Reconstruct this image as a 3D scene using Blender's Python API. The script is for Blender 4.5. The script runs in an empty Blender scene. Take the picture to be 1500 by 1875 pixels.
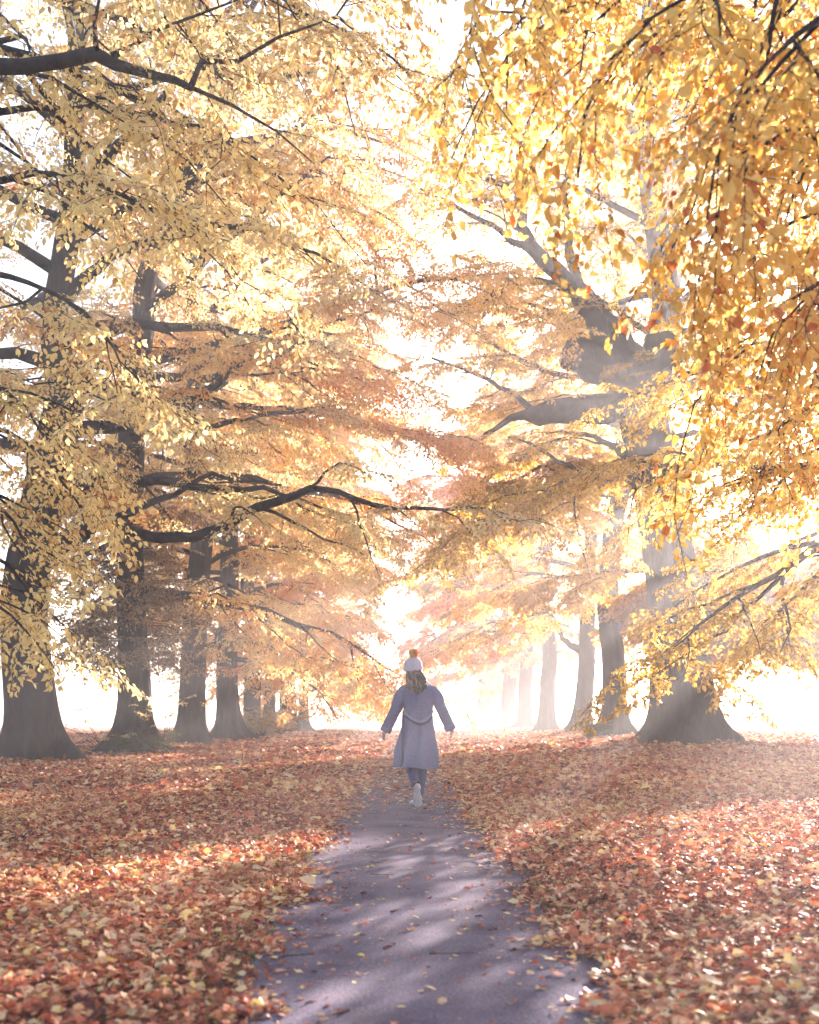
import bpy, bmesh, math, random
import numpy as np
from mathutils import Vector, Matrix

C = bpy.context.scene
COL = C.collection
PI = math.pi
rad = math.radians

# ------------------------------------------------------------------ camera, sky, sun, exposure
CAM_H, FPX, HZ = 1.06, 2000.0, 1312.0          # eye height, focal length in photo pixels, horizon row
cam = bpy.data.cameras.new('camera')
cam.sensor_fit = 'HORIZONTAL'; cam.sensor_width = 24.0; cam.lens = 32.0
cam.shift_y = (HZ - 937.5) / 1500.0
cam.clip_start = 0.05; cam.clip_end = 2000
cam.dof.use_dof = True; cam.dof.focus_distance = 13.0; cam.dof.aperture_fstop = 2.2
co = bpy.data.objects.new('camera', cam); COL.objects.link(co)
co.location = (0, 0, CAM_H); co.rotation_euler = (rad(90), 0, 0)
C.camera = co

SUN_AZ, SUN_EL = rad(25.7), rad(12.5)          # azimuth clockwise from +Y
w = bpy.data.worlds.new('World'); C.world = w; w.use_nodes = True
nt = w.node_tree
sky = nt.nodes.new('ShaderNodeTexSky'); sky.sky_type = 'NISHITA'; sky.sun_disc = False
sky.sun_elevation = SUN_EL; sky.sun_rotation = SUN_AZ
sky.air_density = 1.0; sky.dust_density = 2.0; sky.ozone_density = 1.0
bg = nt.nodes['Background']; bg.inputs['Strength'].default_value = 0.05
nt.links.new(sky.outputs['Color'], bg.inputs['Color'])

sl = bpy.data.lights.new('sun', 'SUN'); sl.energy = 5.0; sl.angle = rad(0.5); sl.color = (1.0, 0.87, 0.79)
so = bpy.data.objects.new('sun', sl); COL.objects.link(so)
sd = Vector((math.sin(SUN_AZ) * math.cos(SUN_EL), math.cos(SUN_AZ) * math.cos(SUN_EL), math.sin(SUN_EL)))
so.rotation_euler = sd.to_track_quat('Z', 'Y').to_euler(); so.location = sd * 60

vs = C.view_settings
vs.view_transform = 'Standard'; vs.look = 'None'; vs.exposure = 3.15; vs.gamma = 1.0; vs.use_curve_mapping = False

cy = C.cycles
cy.max_bounces = 6; cy.diffuse_bounces = 3; cy.glossy_bounces = 1; cy.transmission_bounces = 4
cy.volume_bounces = 0; cy.transparent_max_bounces = 4
cy.caustics_reflective = False; cy.caustics_refractive = False
cy.use_denoising = True; cy.use_adaptive_sampling = True; cy.adaptive_threshold = 0.01
cy.sample_clamp_indirect = 4.0

# ------------------------------------------------------------------ helpers
def at(px, py, d):
    """point of the place seen at photo pixel (px, py), d metres ahead"""
    return np.array([(px - 750.0) / FPX * d, d, CAM_H + (HZ - py) / FPX * d])

def sstep(a, b, x):
    t = np.clip((x - a) / (b - a), 0, 1); return t * t * (3 - 2 * t)

def gh(x, y):
    """ground height"""
    x = np.asarray(x, float); y = np.asarray(y, float)
    h = 0.30 * sstep(2.5, 9, x) * sstep(14, 36, y)
    h = h + 0.05 * np.sin(x * .55 + 1.3) * np.sin(y * .33 + .4) * sstep(.9, 3, np.abs(x)) 
    h = h + 0.05 * sstep(.7, 1.6, np.abs(x)) * (1 - sstep(30, 60, y))
    h = h - 1.2 * sstep(85, 240, y)
    for a, b in MOUNDS: h = h + .10 * np.exp(-((x - a) ** 2 + (y - b) ** 2) / 2.2)
    return h
MOUNDS = [((p - 750) / FPX * d, d) for p, d in ((60, 24), (250, 29), (352, 38), (421, 46), (1255, 30.6), (1226, 35.5), (1124, 41.7), (1060, 50))]

def prop(o, label=None, cat=None, group=None, kind=None):
    if label: o['label'] = label
    if cat: o['category'] = cat
    if group: o['group'] = group
    if kind: o['kind'] = kind
    return o

def empty(name, loc, label, cat, group=None, rz=0):
    o = bpy.data.objects.new(name, None); COL.objects.link(o)
    o.empty_display_size = .3
    o.location = loc; o.rotation_euler = (0, 0, rz)
    return prop(o, label, cat, group)

class Buf:
    """collects numpy geometry: faces as quads or triangles, a material slot and a tint per face"""
    def __init__(s): s.v = []; s.q = []; s.t = []; s.n = 0; s.qm = []; s.tm = []; s.qt = []; s.tt = []
    def add(s, v, f, mat=0, tint=0.5):
        v = np.asarray(v, np.float32).reshape(-1, 3); f = np.asarray(f, np.int64)
        if len(f) == 0: return
        k = f.shape[1]; f = f + s.n; s.v.append(v); s.n += len(v)
        m = np.full(len(f), mat, np.int32); t = np.broadcast_to(np.asarray(tint, np.float32), (len(f),))
        if k == 4: s.q.append(f); s.qm.append(m); s.qt.append(t)
        else: s.t.append(f); s.tm.append(m); s.tt.append(t)
    def build(s, name, mats, parent=None, origin=(0, 0, 0), smooth=False, tint=False):
        me = bpy.data.meshes.new(name)
        v = np.concatenate(s.v) - np.asarray(origin, np.float32)
        parts = []; m = []; t = []; tot = []
        if s.q:
            q = np.concatenate(s.q); parts.append(q.ravel()); tot.append(np.full(len(q), 4)); m += s.qm; t += s.qt
        if s.t:
            q = np.concatenate(s.t); parts.append(q.ravel()); tot.append(np.full(len(q), 3)); m += s.tm; t += s.tt
        li = np.concatenate(parts).astype(np.int32); tot = np.concatenate(tot).astype(np.int32)
        st = np.concatenate([[0], np.cumsum(tot)[:-1]]).astype(np.int32)
        me.vertices.add(len(v)); me.vertices.foreach_set('co', v.astype(np.float32).ravel())
        me.loops.add(len(li)); me.loops.foreach_set('vertex_index', li)
        me.polygons.add(len(tot)); me.polygons.foreach_set('loop_start', st)
        me.polygons.foreach_set('material_index', np.concatenate(m).astype(np.int32))
        me.polygons.foreach_set('use_smooth', np.full(len(tot), smooth, bool))
        me.update(calc_edges=True)
        if tint:
            a = me.attributes.new('tint', 'FLOAT', 'FACE'); a.data.foreach_set('value', np.concatenate(t).astype(np.float32))
        for x in (mats if isinstance(mats, (list, tuple)) else [mats]): me.materials.append(x)
        o = bpy.data.objects.new(name, me); COL.objects.link(o)
        if parent is not None:
            o.parent = parent
        else: o.location = origin
        return o

def norm(v):
    v = np.asarray(v, float); return v / (np.linalg.norm(v, axis=-1, keepdims=True) + 1e-9)

def resample(pts, rr, step):
    """smooth Catmull-Rom through pts, resampled"""
    pts = np.asarray(pts, float); rr = np.asarray(rr, float)
    P = np.vstack([2 * pts[0] - pts[1], pts, 2 * pts[-1] - pts[-2]])
    out = []; ro = []
    for i in range(len(pts) - 1):
        p0, p1, p2, p3 = P[i:i + 4]
        n = max(1, int(np.linalg.norm(p2 - p1) / step))
        for k in range(n):
            t = k / n
            out.append(.5 * (2 * p1 + (p2 - p0) * t + (2 * p0 - 5 * p1 + 4 * p2 - p3) * t * t + (3 * p1 - p0 - 3 * p2 + p3) * t ** 3))
            ro.append(rr[i] * (1 - t) + rr[i + 1] * t)
    out.append(pts[-1]); ro.append(rr[-1])
    return np.array(out), np.array(ro)

def tube(buf, pts, rr, sides=6, mat=0, shape=None, cap=True, tint=.5):
    """a tapered tube along pts; shape(theta[], i) may modulate the radius"""
    pts = np.asarray(pts, float); n = len(pts); rr = np.broadcast_to(np.asarray(rr, float), (n,))
    tg = norm(np.gradient(pts, axis=0))
    u = np.cross(tg[0], [0, 0, 1.0])
    if np.linalg.norm(u) < .2: u = np.cross(tg[0], [0, 1.0, 0])
    u = norm(u); th = np.arange(sides) * 2 * PI / sides
    V = np.empty((n, sides, 3))
    for i in range(n):
        u = norm(u - tg[i] * np.dot(u, tg[i])); w_ = np.cross(tg[i], u)
        r = rr[i] * (shape(th, i) if shape else 1.0)
        V[i] = pts[i] + (np.cos(th) * r)[:, None] * u + (np.sin(th) * r)[:, None] * w_
    a = np.arange(n - 1)[:, None] * sides + np.arange(sides)[None]
    b = np.arange(n - 1)[:, None] * sides + (np.arange(sides)[None] + 1) % sides
    F = np.stack([a, b, b + sides, a + sides], -1).reshape(-1, 4)
    buf.add(V.reshape(-1, 3), F, mat, tint)
    if cap:
        Vc = np.vstack([V[-1], pts[-1] + tg[-1] * rr[-1] * .3]); k = np.arange(sides)
        buf.add(Vc, np.stack([k, (k + 1) % sides, np.full(sides, sides)], -1), mat, tint)

# ------------------------------------------------------------------ materials
def newmat(name):
    m = bpy.data.materials.new(name); m.use_nodes = True
    nt = m.node_tree; nt.nodes.clear()
    out = nt.nodes.new('ShaderNodeOutputMaterial')
    return m, nt, out

def ramp(nt, stops, interp='LINEAR'):
    r = nt.nodes.new('ShaderNodeValToRGB'); cr = r.color_ramp; cr.interpolation = interp
    while len(cr.elements) > 1: cr.elements.remove(cr.elements[-1])
    cr.elements[0].position = stops[0][0]; cr.elements[0].color = (*stops[0][1], 1)
    for p, c in stops[1:]:
        e = cr.elements.new(p); e.color = (*c, 1)
    return r

def leaf_mat(name, stops, trans=.5, rough=.5, spec=.3):
    m, nt, out = newmat(name)
    at_ = nt.nodes.new('ShaderNodeAttribute'); at_.attribute_name = 'tint'
    tc = nt.nodes.new('ShaderNodeTexCoord'); nz = nt.nodes.new('ShaderNodeTexNoise'); nz.inputs['Scale'].default_value = 38; nz.inputs['Detail'].default_value = 3
    nt.links.new(tc.outputs['Object'], nz.inputs['Vector'])
    ma = nt.nodes.new('ShaderNodeMath'); ma.operation = 'MULTIPLY_ADD'; ma.inputs[1].default_value = .7; nt.links.new(nz.outputs['Fac'], ma.inputs[0])
    mb = nt.nodes.new('ShaderNodeMath'); mb.operation = 'SUBTRACT'; mb.inputs[1].default_value = .35; nt.links.new(at_.outputs['Fac'], mb.inputs[0]); nt.links.new(mb.outputs[0], ma.inputs[2])
    r = ramp(nt, stops); nt.links.new(ma.outputs[0], r.inputs[0])
    p = nt.nodes.new('ShaderNodeBsdfPrincipled'); p.inputs['Roughness'].default_value = rough
    p.inputs['Specular IOR Level'].default_value = spec
    nt.links.new(r.outputs[0], p.inputs['Base Color'])
    if trans > 0:
        tr = nt.nodes.new('ShaderNodeBsdfTranslucent'); mx = nt.nodes.new('ShaderNodeMixShader')
        mx.inputs[0].default_value = trans
        hs = nt.nodes.new('ShaderNodeHueSaturation'); hs.inputs['Saturation'].default_value = 1.1; hs.inputs['Value'].default_value = 1.15
        nt.links.new(r.outputs[0], hs.inputs['Color']); nt.links.new(hs.outputs[0], tr.inputs[0])
        nt.links.new(p.outputs[0], mx.inputs[1]); nt.links.new(tr.outputs[0], mx.inputs[2]); nt.links.new(mx.outputs[0], out.inputs[0])
    else: nt.links.new(p.outputs[0], out.inputs[0])
    return m

def noise_mat(name, stops, scale=(6, 6, 6), detail=6, rough=.85, bump=.3, bscale=None, bdist=.02, spec=.2, coord='Object', blotch=0):
    m, nt, out = newmat(name)
    tc = nt.nodes.new('ShaderNodeTexCoord'); mp = nt.nodes.new('ShaderNodeMapping'); mp.inputs['Scale'].default_value = scale
    nt.links.new(tc.outputs[coord], mp.inputs[0])
    n = nt.nodes.new('ShaderNodeTexNoise'); n.inputs['Scale'].default_value = 1; n.inputs['Detail'].default_value = detail; n.inputs['Roughness'].default_value = .65
    nt.links.new(mp.outputs[0], n.inputs['Vector'])
    r = ramp(nt, stops); nt.links.new(n.outputs['Fac'], r.inputs[0])
    p = nt.nodes.new('ShaderNodeBsdfPrincipled'); p.inputs['Roughness'].default_value = rough; p.inputs['Specular IOR Level'].default_value = spec
    if blotch:                                                   # worn and stained patches, fine cracks
        n3 = nt.nodes.new('ShaderNodeTexNoise'); n3.inputs['Scale'].default_value = 2.3; n3.inputs['Detail'].default_value = 7; nt.links.new(tc.outputs[coord], n3.inputs['Vector'])
        v3 = nt.nodes.new('ShaderNodeTexVoronoi'); v3.feature = 'DISTANCE_TO_EDGE'; v3.inputs['Scale'].default_value = 1.1
        ad = nt.nodes.new('ShaderNodeVectorMath'); ad.operation = 'MULTIPLY_ADD'; ad.inputs[1].default_value = (.5, .5, .5); nt.links.new(n3.outputs['Color'], ad.inputs[0]); nt.links.new(tc.outputs[coord], ad.inputs[2]); nt.links.new(ad.outputs[0], v3.inputs['Vector'])
        r4 = ramp(nt, [(0, (.86, .86, .86)), (.004, (.9, .9, .9)), (.009, (1, 1, 1))]); nt.links.new(v3.outputs['Distance'], r4.inputs[0])
        r3 = ramp(nt, [(.3, (.62, .60, .62)), (.5, (.95, .95, .97)), (.7, (1.25, 1.18, 1.12))]); nt.links.new(n3.outputs['Fac'], r3.inputs[0])
        m1 = nt.nodes.new('ShaderNodeMix'); m1.data_type = 'RGBA'; m1.blend_type = 'MULTIPLY'; m1.inputs[0].default_value = 1; nt.links.new(r.outputs[0], m1.inputs[6]); nt.links.new(r3.outputs[0], m1.inputs[7])
        m2 = nt.nodes.new('ShaderNodeMix'); m2.data_type = 'RGBA'; m2.blend_type = 'MULTIPLY'; m2.inputs[0].default_value = 1; nt.links.new(m1.outputs[2], m2.inputs[6]); nt.links.new(r4.outputs[0], m2.inputs[7])
        nt.links.new(m2.outputs[2], p.inputs['Base Color'])
    else: nt.links.new(r.outputs[0], p.inputs['Base Color'])
    if bump:
        mp2 = nt.nodes.new('ShaderNodeMapping'); mp2.inputs['Scale'].default_value = bscale or scale; nt.links.new(tc.outputs[coord], mp2.inputs[0])
        n2 = nt.nodes.new('ShaderNodeTexNoise'); n2.inputs['Scale'].default_value = 1; n2.inputs['Detail'].default_value = 8; nt.links.new(mp2.outputs[0], n2.inputs['Vector'])
        b = nt.nodes.new('ShaderNodeBump'); b.inputs['Strength'].default_value = bump; b.inputs['Distance'].default_value = bdist
        nt.links.new(n2.outputs['Fac'], b.inputs['Height']); nt.links.new(b.outputs[0], p.inputs['Normal'])
    nt.links.new(p.outputs[0], out.inputs[0])
    return m

BARK = noise_mat('bark', [(.3, (.018, .014, .019)), (.5, (.038, .030, .036)), (.62, (.055, .045, .047)), (.75, (.10, .085, .08))],
                 (5, 5, 1.6), 8, .9, .9, (16, 16, 2.2), .05)
TWIG = noise_mat('twig_bark', [(.3, (.03, .02, .022)), (.7, (.075, .05, .045))], (9, 9, 9), 3, .8, 0)
PALE = leaf_mat('pale_yellow_leaves', [(0, (.50, .27, .11)), (.25, (.72, .54, .27)), (.6, (.83, .70, .41)), (1, (.88, .75, .36))], .52)
ORANGE = leaf_mat('orange_leaves', [(0, (.62, .20, .09)), (.3, (.77, .34, .14)), (.6, (.82, .49, .21)), (1, (.86, .64, .30))], .55)
GOLD = leaf_mat('golden_leaves', [(0, (.52, .17, .08)), (.14, (.72, .36, .11)), (.5, (.82, .55, .17)), (1, (.87, .68, .30))], .5)
OCHRE = leaf_mat('ochre_leaves', [(0, (.34, .18, .04)), (.3, (.52, .32, .07)), (.7, (.68, .47, .13)), (1, (.78, .60, .22))], .5)

# ------------------------------------------------------------------ leaf sprays (templates) and tree growth
LEAF6 = np.array([[0, 0, 0], [.30, -.30, .05], [.68, -.26, .03], [1, 0, -.10], [.68, .26, .03], [.30, .30, .05]])
F6 = np.array([[0, 1, 2, 3], [0, 3, 4, 5]])
LEAF4 = np.array([[0, 0, 0], [.48, -.36, .05], [1, 0, -.10], [.48, .36, .05]])
F4 = np.array([[0, 1, 2, 3]])

def leaf_frames(rng, dirs, ups, jit=.5):
    """orthonormal frames (leaf axis, side, normal) with jitter"""
    d = norm(dirs + rng.normal(0, jit * .5, dirs.shape)); n = norm(ups + rng.normal(0, jit, ups.shape))
    s = norm(np.cross(n, d)); n = np.cross(d, s)
    return np.stack([d, s, n], 1)                              # (K,3,3): rows are axes

def make_spray(seed, leaf=.085, nside=8, near=False, droop=.25, dens=1.0):
    """a metre-long spray: twig along +X, side twigs in the XY plane, leaves on all of them"""
    rng = np.random.default_rng(seed)
    tw = Buf(); P = []; D = []
    def axis(p0, d0, L, r, n, dr):
        pts = [np.array(p0, float)]; d = np.array(d0, float)
        for i in range(n):
            d = norm(d + np.array([0, 0, -dr / n]) + rng.normal(0, .10, 3)); pts.append(pts[-1] + d * L / n)
        pts = np.array(pts); tube(tw, pts, np.linspace(r, r * .4, n + 1), 3, cap=False)
        return pts
    def leaves_on(pts, gap, start):
        L = np.linalg.norm(np.diff(pts, axis=0), axis=1); cum = np.concatenate([[0], np.cumsum(L)]); tot = cum[-1]
        s = start * tot; side = rng.choice([-1, 1])
        while s < tot:
            i = min(np.searchsorted(cum, s, 'right') - 1, len(pts) - 2); f = (s - cum[i]) / L[i]
            p = pts[i] * (1 - f) + pts[i + 1] * f; t = norm(pts[i + 1] - pts[i]); sd_ = norm(np.cross([0, 0, 1], t))
            a = rad(rng.uniform(35, 65)); P.append(p + rng.normal(0, .012, 3)); D.append(t * math.cos(a) + sd_ * side * math.sin(a) + np.array([0, 0, -.25]))
            side = -side; s += gap * rng.uniform(.7, 1.3) / dens
        P.append(pts[-1]); D.append(norm(pts[-1] - pts[-2]) + np.array([0, 0, -.2]))
    m = axis((0, 0, 0), (1, 0, .06), 1.0, .0055 if near else .0045, 5, droop); leaves_on(m, .055, .12)
    for k in range(nside):
        f = .08 + .82 * (k + rng.uniform(0, .6)) / nside; i = min(int(f * 5), 4); p = m[i] + (m[i + 1] - m[i]) * (f * 5 - i)
        sg = 1 if k % 2 else -1; a = rad(rng.uniform(38, 62)); t = norm(m[i + 1] - m[i])
        d = np.array([t[0] * math.cos(a), sg * math.sin(a), t[2] + .02])
        s = axis(p, d, rng.uniform(.28, .5) * (1.1 - .6 * f), .0025, 2, droop * .7); leaves_on(s, .05, .15)
    P = np.array(P); D = np.array(D); K = len(P)
    fr = leaf_frames(rng, D, np.tile([0, 0, 1.0], (K, 1)), .38)
    sz = leaf * rng.uniform(.65, 1.2, K)
    base = (LEAF6 if near else LEAF4); ff = (F6 if near else F4)
    Bk = np.repeat(base[None], K, 0); Bk[:, :, 2] *= rng.uniform(-.6, 3.2, K)[:, None]; Bk[:, :, 1] *= rng.uniform(.75, 1.2, K)[:, None]
    Bk[:, :, 2] += Bk[:, :, 0] ** 2 * rng.normal(-.08, .14, K)[:, None]
    V = P[:, None, :] + np.einsum('kvi,kij->kvj', Bk, fr) * sz[:, None, None]
    nv = len(base); Fc = (ff[None] + (np.arange(K) * nv)[:, None, None]).reshape(-1, 4)
    tv = np.concatenate(tw.v); tf = np.concatenate(tw.q)
    return dict(lv=V.reshape(-1, 3), lf=Fc, K=K, per=len(ff), tv=tv, tf=tf)

_spr = {}
def sprays(leaf, near, droop, dens):
    k = (leaf, near, droop, dens)
    if k not in _spr: _spr[k] = [make_spray(100 + i, leaf, 7 + i % 4, near, droop, dens) for i in range(7)]
    return _spr[k]

def place_sprays(buf, rng, T, pos, dirs, ups, scale, tint, jit=.22, twigs=True):
    """copies of the templates in T put at pos, along dirs, into one mesh buffer"""
    pos = np.asarray(pos, float); n = len(pos)
    if n == 0: return
    d = norm(dirs); u = np.asarray(ups, float); s = norm(np.cross(u, d)); u = np.cross(d, s)
    M = np.stack([d, s, u], 1) * np.asarray(scale)[:, None, None]
    M[:, 1] *= rng.choice([-1, 1], n)[:, None]
    which = rng.integers(0, len(T), n)
    for k, t in enumerate(T):
        ix = np.nonzero(which == k)[0]
        if len(ix) == 0: continue
        V = pos[ix][:, None, :] + np.einsum('vi,kij->kvj', t['lv'], M[ix])
        nv = len(t['lv']); F = (t['lf'][None] + (np.arange(len(ix)) * nv)[:, None, None]).reshape(-1, 4)
        tt = np.repeat(np.clip(tint[ix][:, None] + rng.normal(0, jit, (len(ix), t['K'])), 0, 1), t['per'], axis=1)
        buf.add(V.reshape(-1, 3), F, 0, tt.ravel())
        if twigs:
            V = pos[ix][:, None, :] + np.einsum('vi,kij->kvj', t['tv'], M[ix])
            nv = len(t['tv']); F = (t['tf'][None] + (np.arange(len(ix)) * nv)[:, None, None]).reshape(-1, 4)
            buf.add(V.reshape(-1, 3), F, 1)

def wander(rng, p, az, el, L, n, el_end, wob=.12):
    """a branch path starting at p: elevation goes from el to el_end, azimuth wanders"""
    pts = [np.array(p, float)]; a = az
    for i in range(n):
        t = (i + .5) / n; e = el + (el_end - el) * t ** 1.3 + rng.normal(0, wob); a += rng.normal(0, wob)
        pts.append(pts[-1] + np.array([math.cos(a) * math.cos(e), math.sin(a) * math.cos(e), math.sin(e)]) * L / n)
    return np.array(pts)

class Tree:
    def __init__(s, label, group, x, y, leafmat, seed, leaf=.1, near=False, droop=.3, dens=1.0, tint0=.5, hang=0.0, spacing=.34, cat='tree'):
        s.rng = np.random.default_rng(seed); s.z0 = float(gh(x, y)); s.x, s.y = x, y
        s.root = empty('avenue_tree', (x, y, s.z0), label, cat, group or 'old trees lining the avenue')
        s.o = np.array([x, y, s.z0]); s.mat = leafmat; s.T = sprays(leaf, near, droop, dens)
        s.wood = Buf(); s.limbs = []; s.sp = []; s.su = []; s.sd = []; s.ss = []; s.tint0 = tint0; s.hang = hang; s.spacing = spacing; s.near = near
        s.keep = None; s.sscale = 1.0; s.top = None
    # trunk through given points (world), with root flare
    def trunk(s, pts, rr, flare=.9, sides=48, lobes=6):
        P, R = resample(pts, rr, .22); ph = s.rng.uniform(0, 6.28, 4); z0 = s.z0
        ng = s.rng.normal(0, 1, (len(P), 1))
        def shape(th, i):
            h = max(P[i][2] - z0, -.2); f = flare * (1.45 * math.exp(-max(h, 0) / .40) + .05 * math.exp(-max(h, 0) / 2.0))
            lob = .5 + .5 * np.cos(lobes * th + ph[0] + .5 * np.sin(2 * th + ph[1]))
            m = 1 + f * (.22 + 1.25 * lob ** 2.2) + .045 * np.cos(3 * th + ph[2] + P[i][2] * .35) + .03 * np.cos(7 * th + ph[3] - P[i][2] * .5) * (1 + f)
            z = P[i][2]; rg = np.abs(np.sin(8.5 * th + .9 * np.sin(1.3 * z + ph[0]) + .5 * np.sin(3.1 * z + 2 * th))) + .6 * np.abs(np.sin(6.5 * th + ph[3] - .7 * np.sin(.9 * z + ph[2]) + .4 * np.sin(4.3 * z - th)))
            return m + .030 * (rg - .9) + .014 * np.sin(11 * th + 2.1 * z + ph[1]) * np.sin(1.7 * z + ph[2])
        tube(s.wood, P, R, sides, 0, shape)
        s.tp, s.tr = P, R
    def trunk_at(s, z):
        i = int(np.argmin(np.abs(s.tp[:, 2] - z))); return s.tp[i], s.tr[i]
    def stub(s, p0, p1, r0, r1):
        """a sawn-off limb stub"""
        P, R = resample([p0, (np.array(p0) + p1) / 2, p1], [r0, (r0 + r1) / 2, r1], .12)
        ph = s.rng.uniform(0, 6, 2)
        tube(s.wood, P, R, 26, 0, lambda th, i: 1 + .13 * np.sin(3 * th + ph[0] + i * .8) + .08 * np.sin(7 * th + ph[1] + i * 1.3) + s.rng.normal(0, .05, len(th)))
    # one limb: tube plus its secondary branches, plus leaf sprays
    def limb(s, pts, rr, part=False, s0=.2, step=.6, l2=(.7, 3.0), el2=-.15, el2e=-.5, bare=False, dens=1.0, sides=7, own=None):
        rng = s.rng; P, R = resample(pts, rr, .3 if part else .5)
        if len(P) < 3: return
        P[1:-1] += rng.normal(0, .03, (len(P) - 2, 3)); R = R * rng.uniform(.96, 1.05, len(R))
        b = Buf() if part else s.wood
        tube(b, P, R, sides + (3 if part else 0), 0)
        if part: s.limbs.append(b)
        if bare: return
        seg = np.linalg.norm(np.diff(P, axis=0), axis=1); cum = np.concatenate([[0], np.cumsum(seg)]); L = cum[-1]
        d = s0 * L; side = rng.choice([-1, 1])
        while d < L:
            i = min(np.searchsorted(cum, d, 'right') - 1, len(P) - 2); t = norm(P[i + 1] - P[i]); f = (d - cum[i]) / seg[i]; p = P[i] * (1 - f) + P[i + 1] * f
            az = math.atan2(t[1], t[0]) + side * rad(rng.uniform(30, 75)); u = d / L
            l = np.clip((.22 + .34 * (1 - u)) * L * rng.uniform(.7, 1.3), *l2)
            e0 = math.asin(np.clip(t[2], -.9, .9)) * .5 + el2 + rng.normal(0, .12)
            n = max(3, int(l / .35)); Q = wander(rng, p, az, e0, l, n, el2e - s.hang + rng.normal(0, .15), .13)
            r = min(R[i] * .55, .008 + .011 * l)
            tube(s.wood, Q, np.linspace(r * (1.2 if s.near else 1), .005, len(Q)), 4 if not s.near else 5, 0, cap=False)
            s.along(Q, .15, dens); side = -side; d += step * rng.uniform(.7, 1.3) / dens
        s.along(P[int(len(P) * .75):], 0, dens)
    def along(s, Q, start, dens=1.0):
        rng = s.rng; seg = np.linalg.norm(np.diff(Q, axis=0), axis=1); cum = np.concatenate([[0], np.cumsum(seg)]); L = cum[-1]
        d = start * L; side = rng.choice([-1, 1])
        while d < L + .01:
            i = min(max(np.searchsorted(cum, d, 'right') - 1, 0), len(Q) - 2); f = (d - cum[i]) / seg[i]; p = Q[i] * (1 - f) + Q[i + 1] * f; t = norm(Q[i + 1] - Q[i])
            sd_ = norm(np.cross(t, [0, 0, 1])); a = rad(rng.uniform(25, 60))
            dr = t * math.cos(a) + sd_ * side * math.sin(a) + np.array([0, 0, -.12 - .5 * s.hang])
            s.sp.append(p); s.sd.append(dr); s.su.append(np.array([0, 0, 1.0]) + rng.normal(0, .28, 3)); s.ss.append(rng.uniform(.55, 1.1))
            side = -side; d += s.spacing * rng.uniform(.7, 1.3) / dens
    def crown(s, low, H, R, n, az_gain=None, el=(0, 60), el_end=(-35, 25), dens=1.0, prof=None, r0=.11, seed=None):
        """limbs all round the trunk between heights low and H; az_gain(az) scales their length"""
        rng = s.rng
        for k in range(n):
            t = (k + rng.uniform(0, 1)) / n; z = s.z0 + low + (H - low) * t ** .9 * .88
            az = k * 2.4 + rng.uniform(-.5, .5)
            g = az_gain(az) if az_gain else 1.0
            pr = math.sqrt(max(.05, 1 - ((t - .22) / .86) ** 2)); L = R * pr * g * rng.uniform(.8, 1.15)
            if L < .8: continue
            p, r = s.trunk_at(z)
            e0 = rad(el[0] + (el[1] - el[0]) * t + rng.normal(0, 7)); e1 = rad(el_end[0] + (el_end[1] - el_end[0]) * t + rng.normal(0, 8))
            P = wander(rng, p, az, e0, L, max(5, int(L / .9)), e1, .10)
            s.limb(P, np.linspace(min(r * .55, r0 * (.5 + L / R * .6)), .012, len(P)), dens=dens)
    def finish(s, cut=None, tint_noise=.22):
        rng = s.rng
        for b in s.limbs: b.build('limb', BARK, s.root, s.o, smooth=True)
        s.wood.build('trunk', BARK, s.root, s.o, smooth=True)
        pos = np.array(s.sp); d = np.array(s.sd); u = np.array(s.su); sc = np.array(s.ss) * s.sscale
        if cut is not None:
            k = ~cut(pos, rng); pos, d, u, sc = pos[k], d[k], u[k], sc[k]
        k = pos[:, 2] > gh(pos[:, 0], pos[:, 1]) + 1.2; pos, d, u, sc = pos[k], d[k], u[k], sc[k]
        ti = s.tint0 + tint_noise * (np.sin(pos[:, 0] * .9 + s.x) + np.sin(pos[:, 2] * 1.1 + 2) * .7 + np.sin(pos[:, 1] * .8 + pos[:, 2] * .5)) * .6 + rng.normal(0, .10, len(pos))
        b = Buf(); place_sprays(b, rng, s.T, pos, d, u, sc, ti, .30 if s.near else .22)
        b.build('crown', [s.mat, TWIG], s.root, s.o, tint=True)
        print('tree', s.root['label'][:40], 'sprays', len(pos), 'leaf faces', sum(map(len, b.q)))

def simple_trunk(tr, r, H, lean=(0, 0), wob=.25, flare=.9):
    rng = tr.rng; n = 9; zs = np.linspace(-.25, H * .93, n); pts = []
    for i, z in enumerate(zs):
        t = i / (n - 1); k = t * t
        pts.append((tr.x + lean[0] * t + rng.normal(0, wob) * min(1, t * 2), tr.y + lean[1] * t + rng.normal(0, wob) * min(1, t * 2), tr.z0 + z))
    rr = r * np.array([1.05, .98, .92, .8, .66, .5, .36, .22, .08])
    tr.trunk(pts, rr, flare * rng.uniform(.45, 1.0), lobes=int(rng.integers(4, 8)))

def pxpath(tr, pts, closer=None):
    """[(px, py, d, width_px)] -> world points and radii"""
    P = [at(a, b, d) for a, b, d, w_ in pts]; R = [w_ / FPX * d / 2 for a, b, d, w_ in pts]
    return np.array(P), np.array(R)

#TREES
toward_left = lambda gmin: (lambda az: gmin + (1 - gmin) * (.5 - .5 * math.cos(az)))     # longest toward -X
toward_right = lambda gmin: (lambda az: gmin + (1 - gmin) * (.5 + .5 * math.cos(az)))    # longest toward +X

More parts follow.
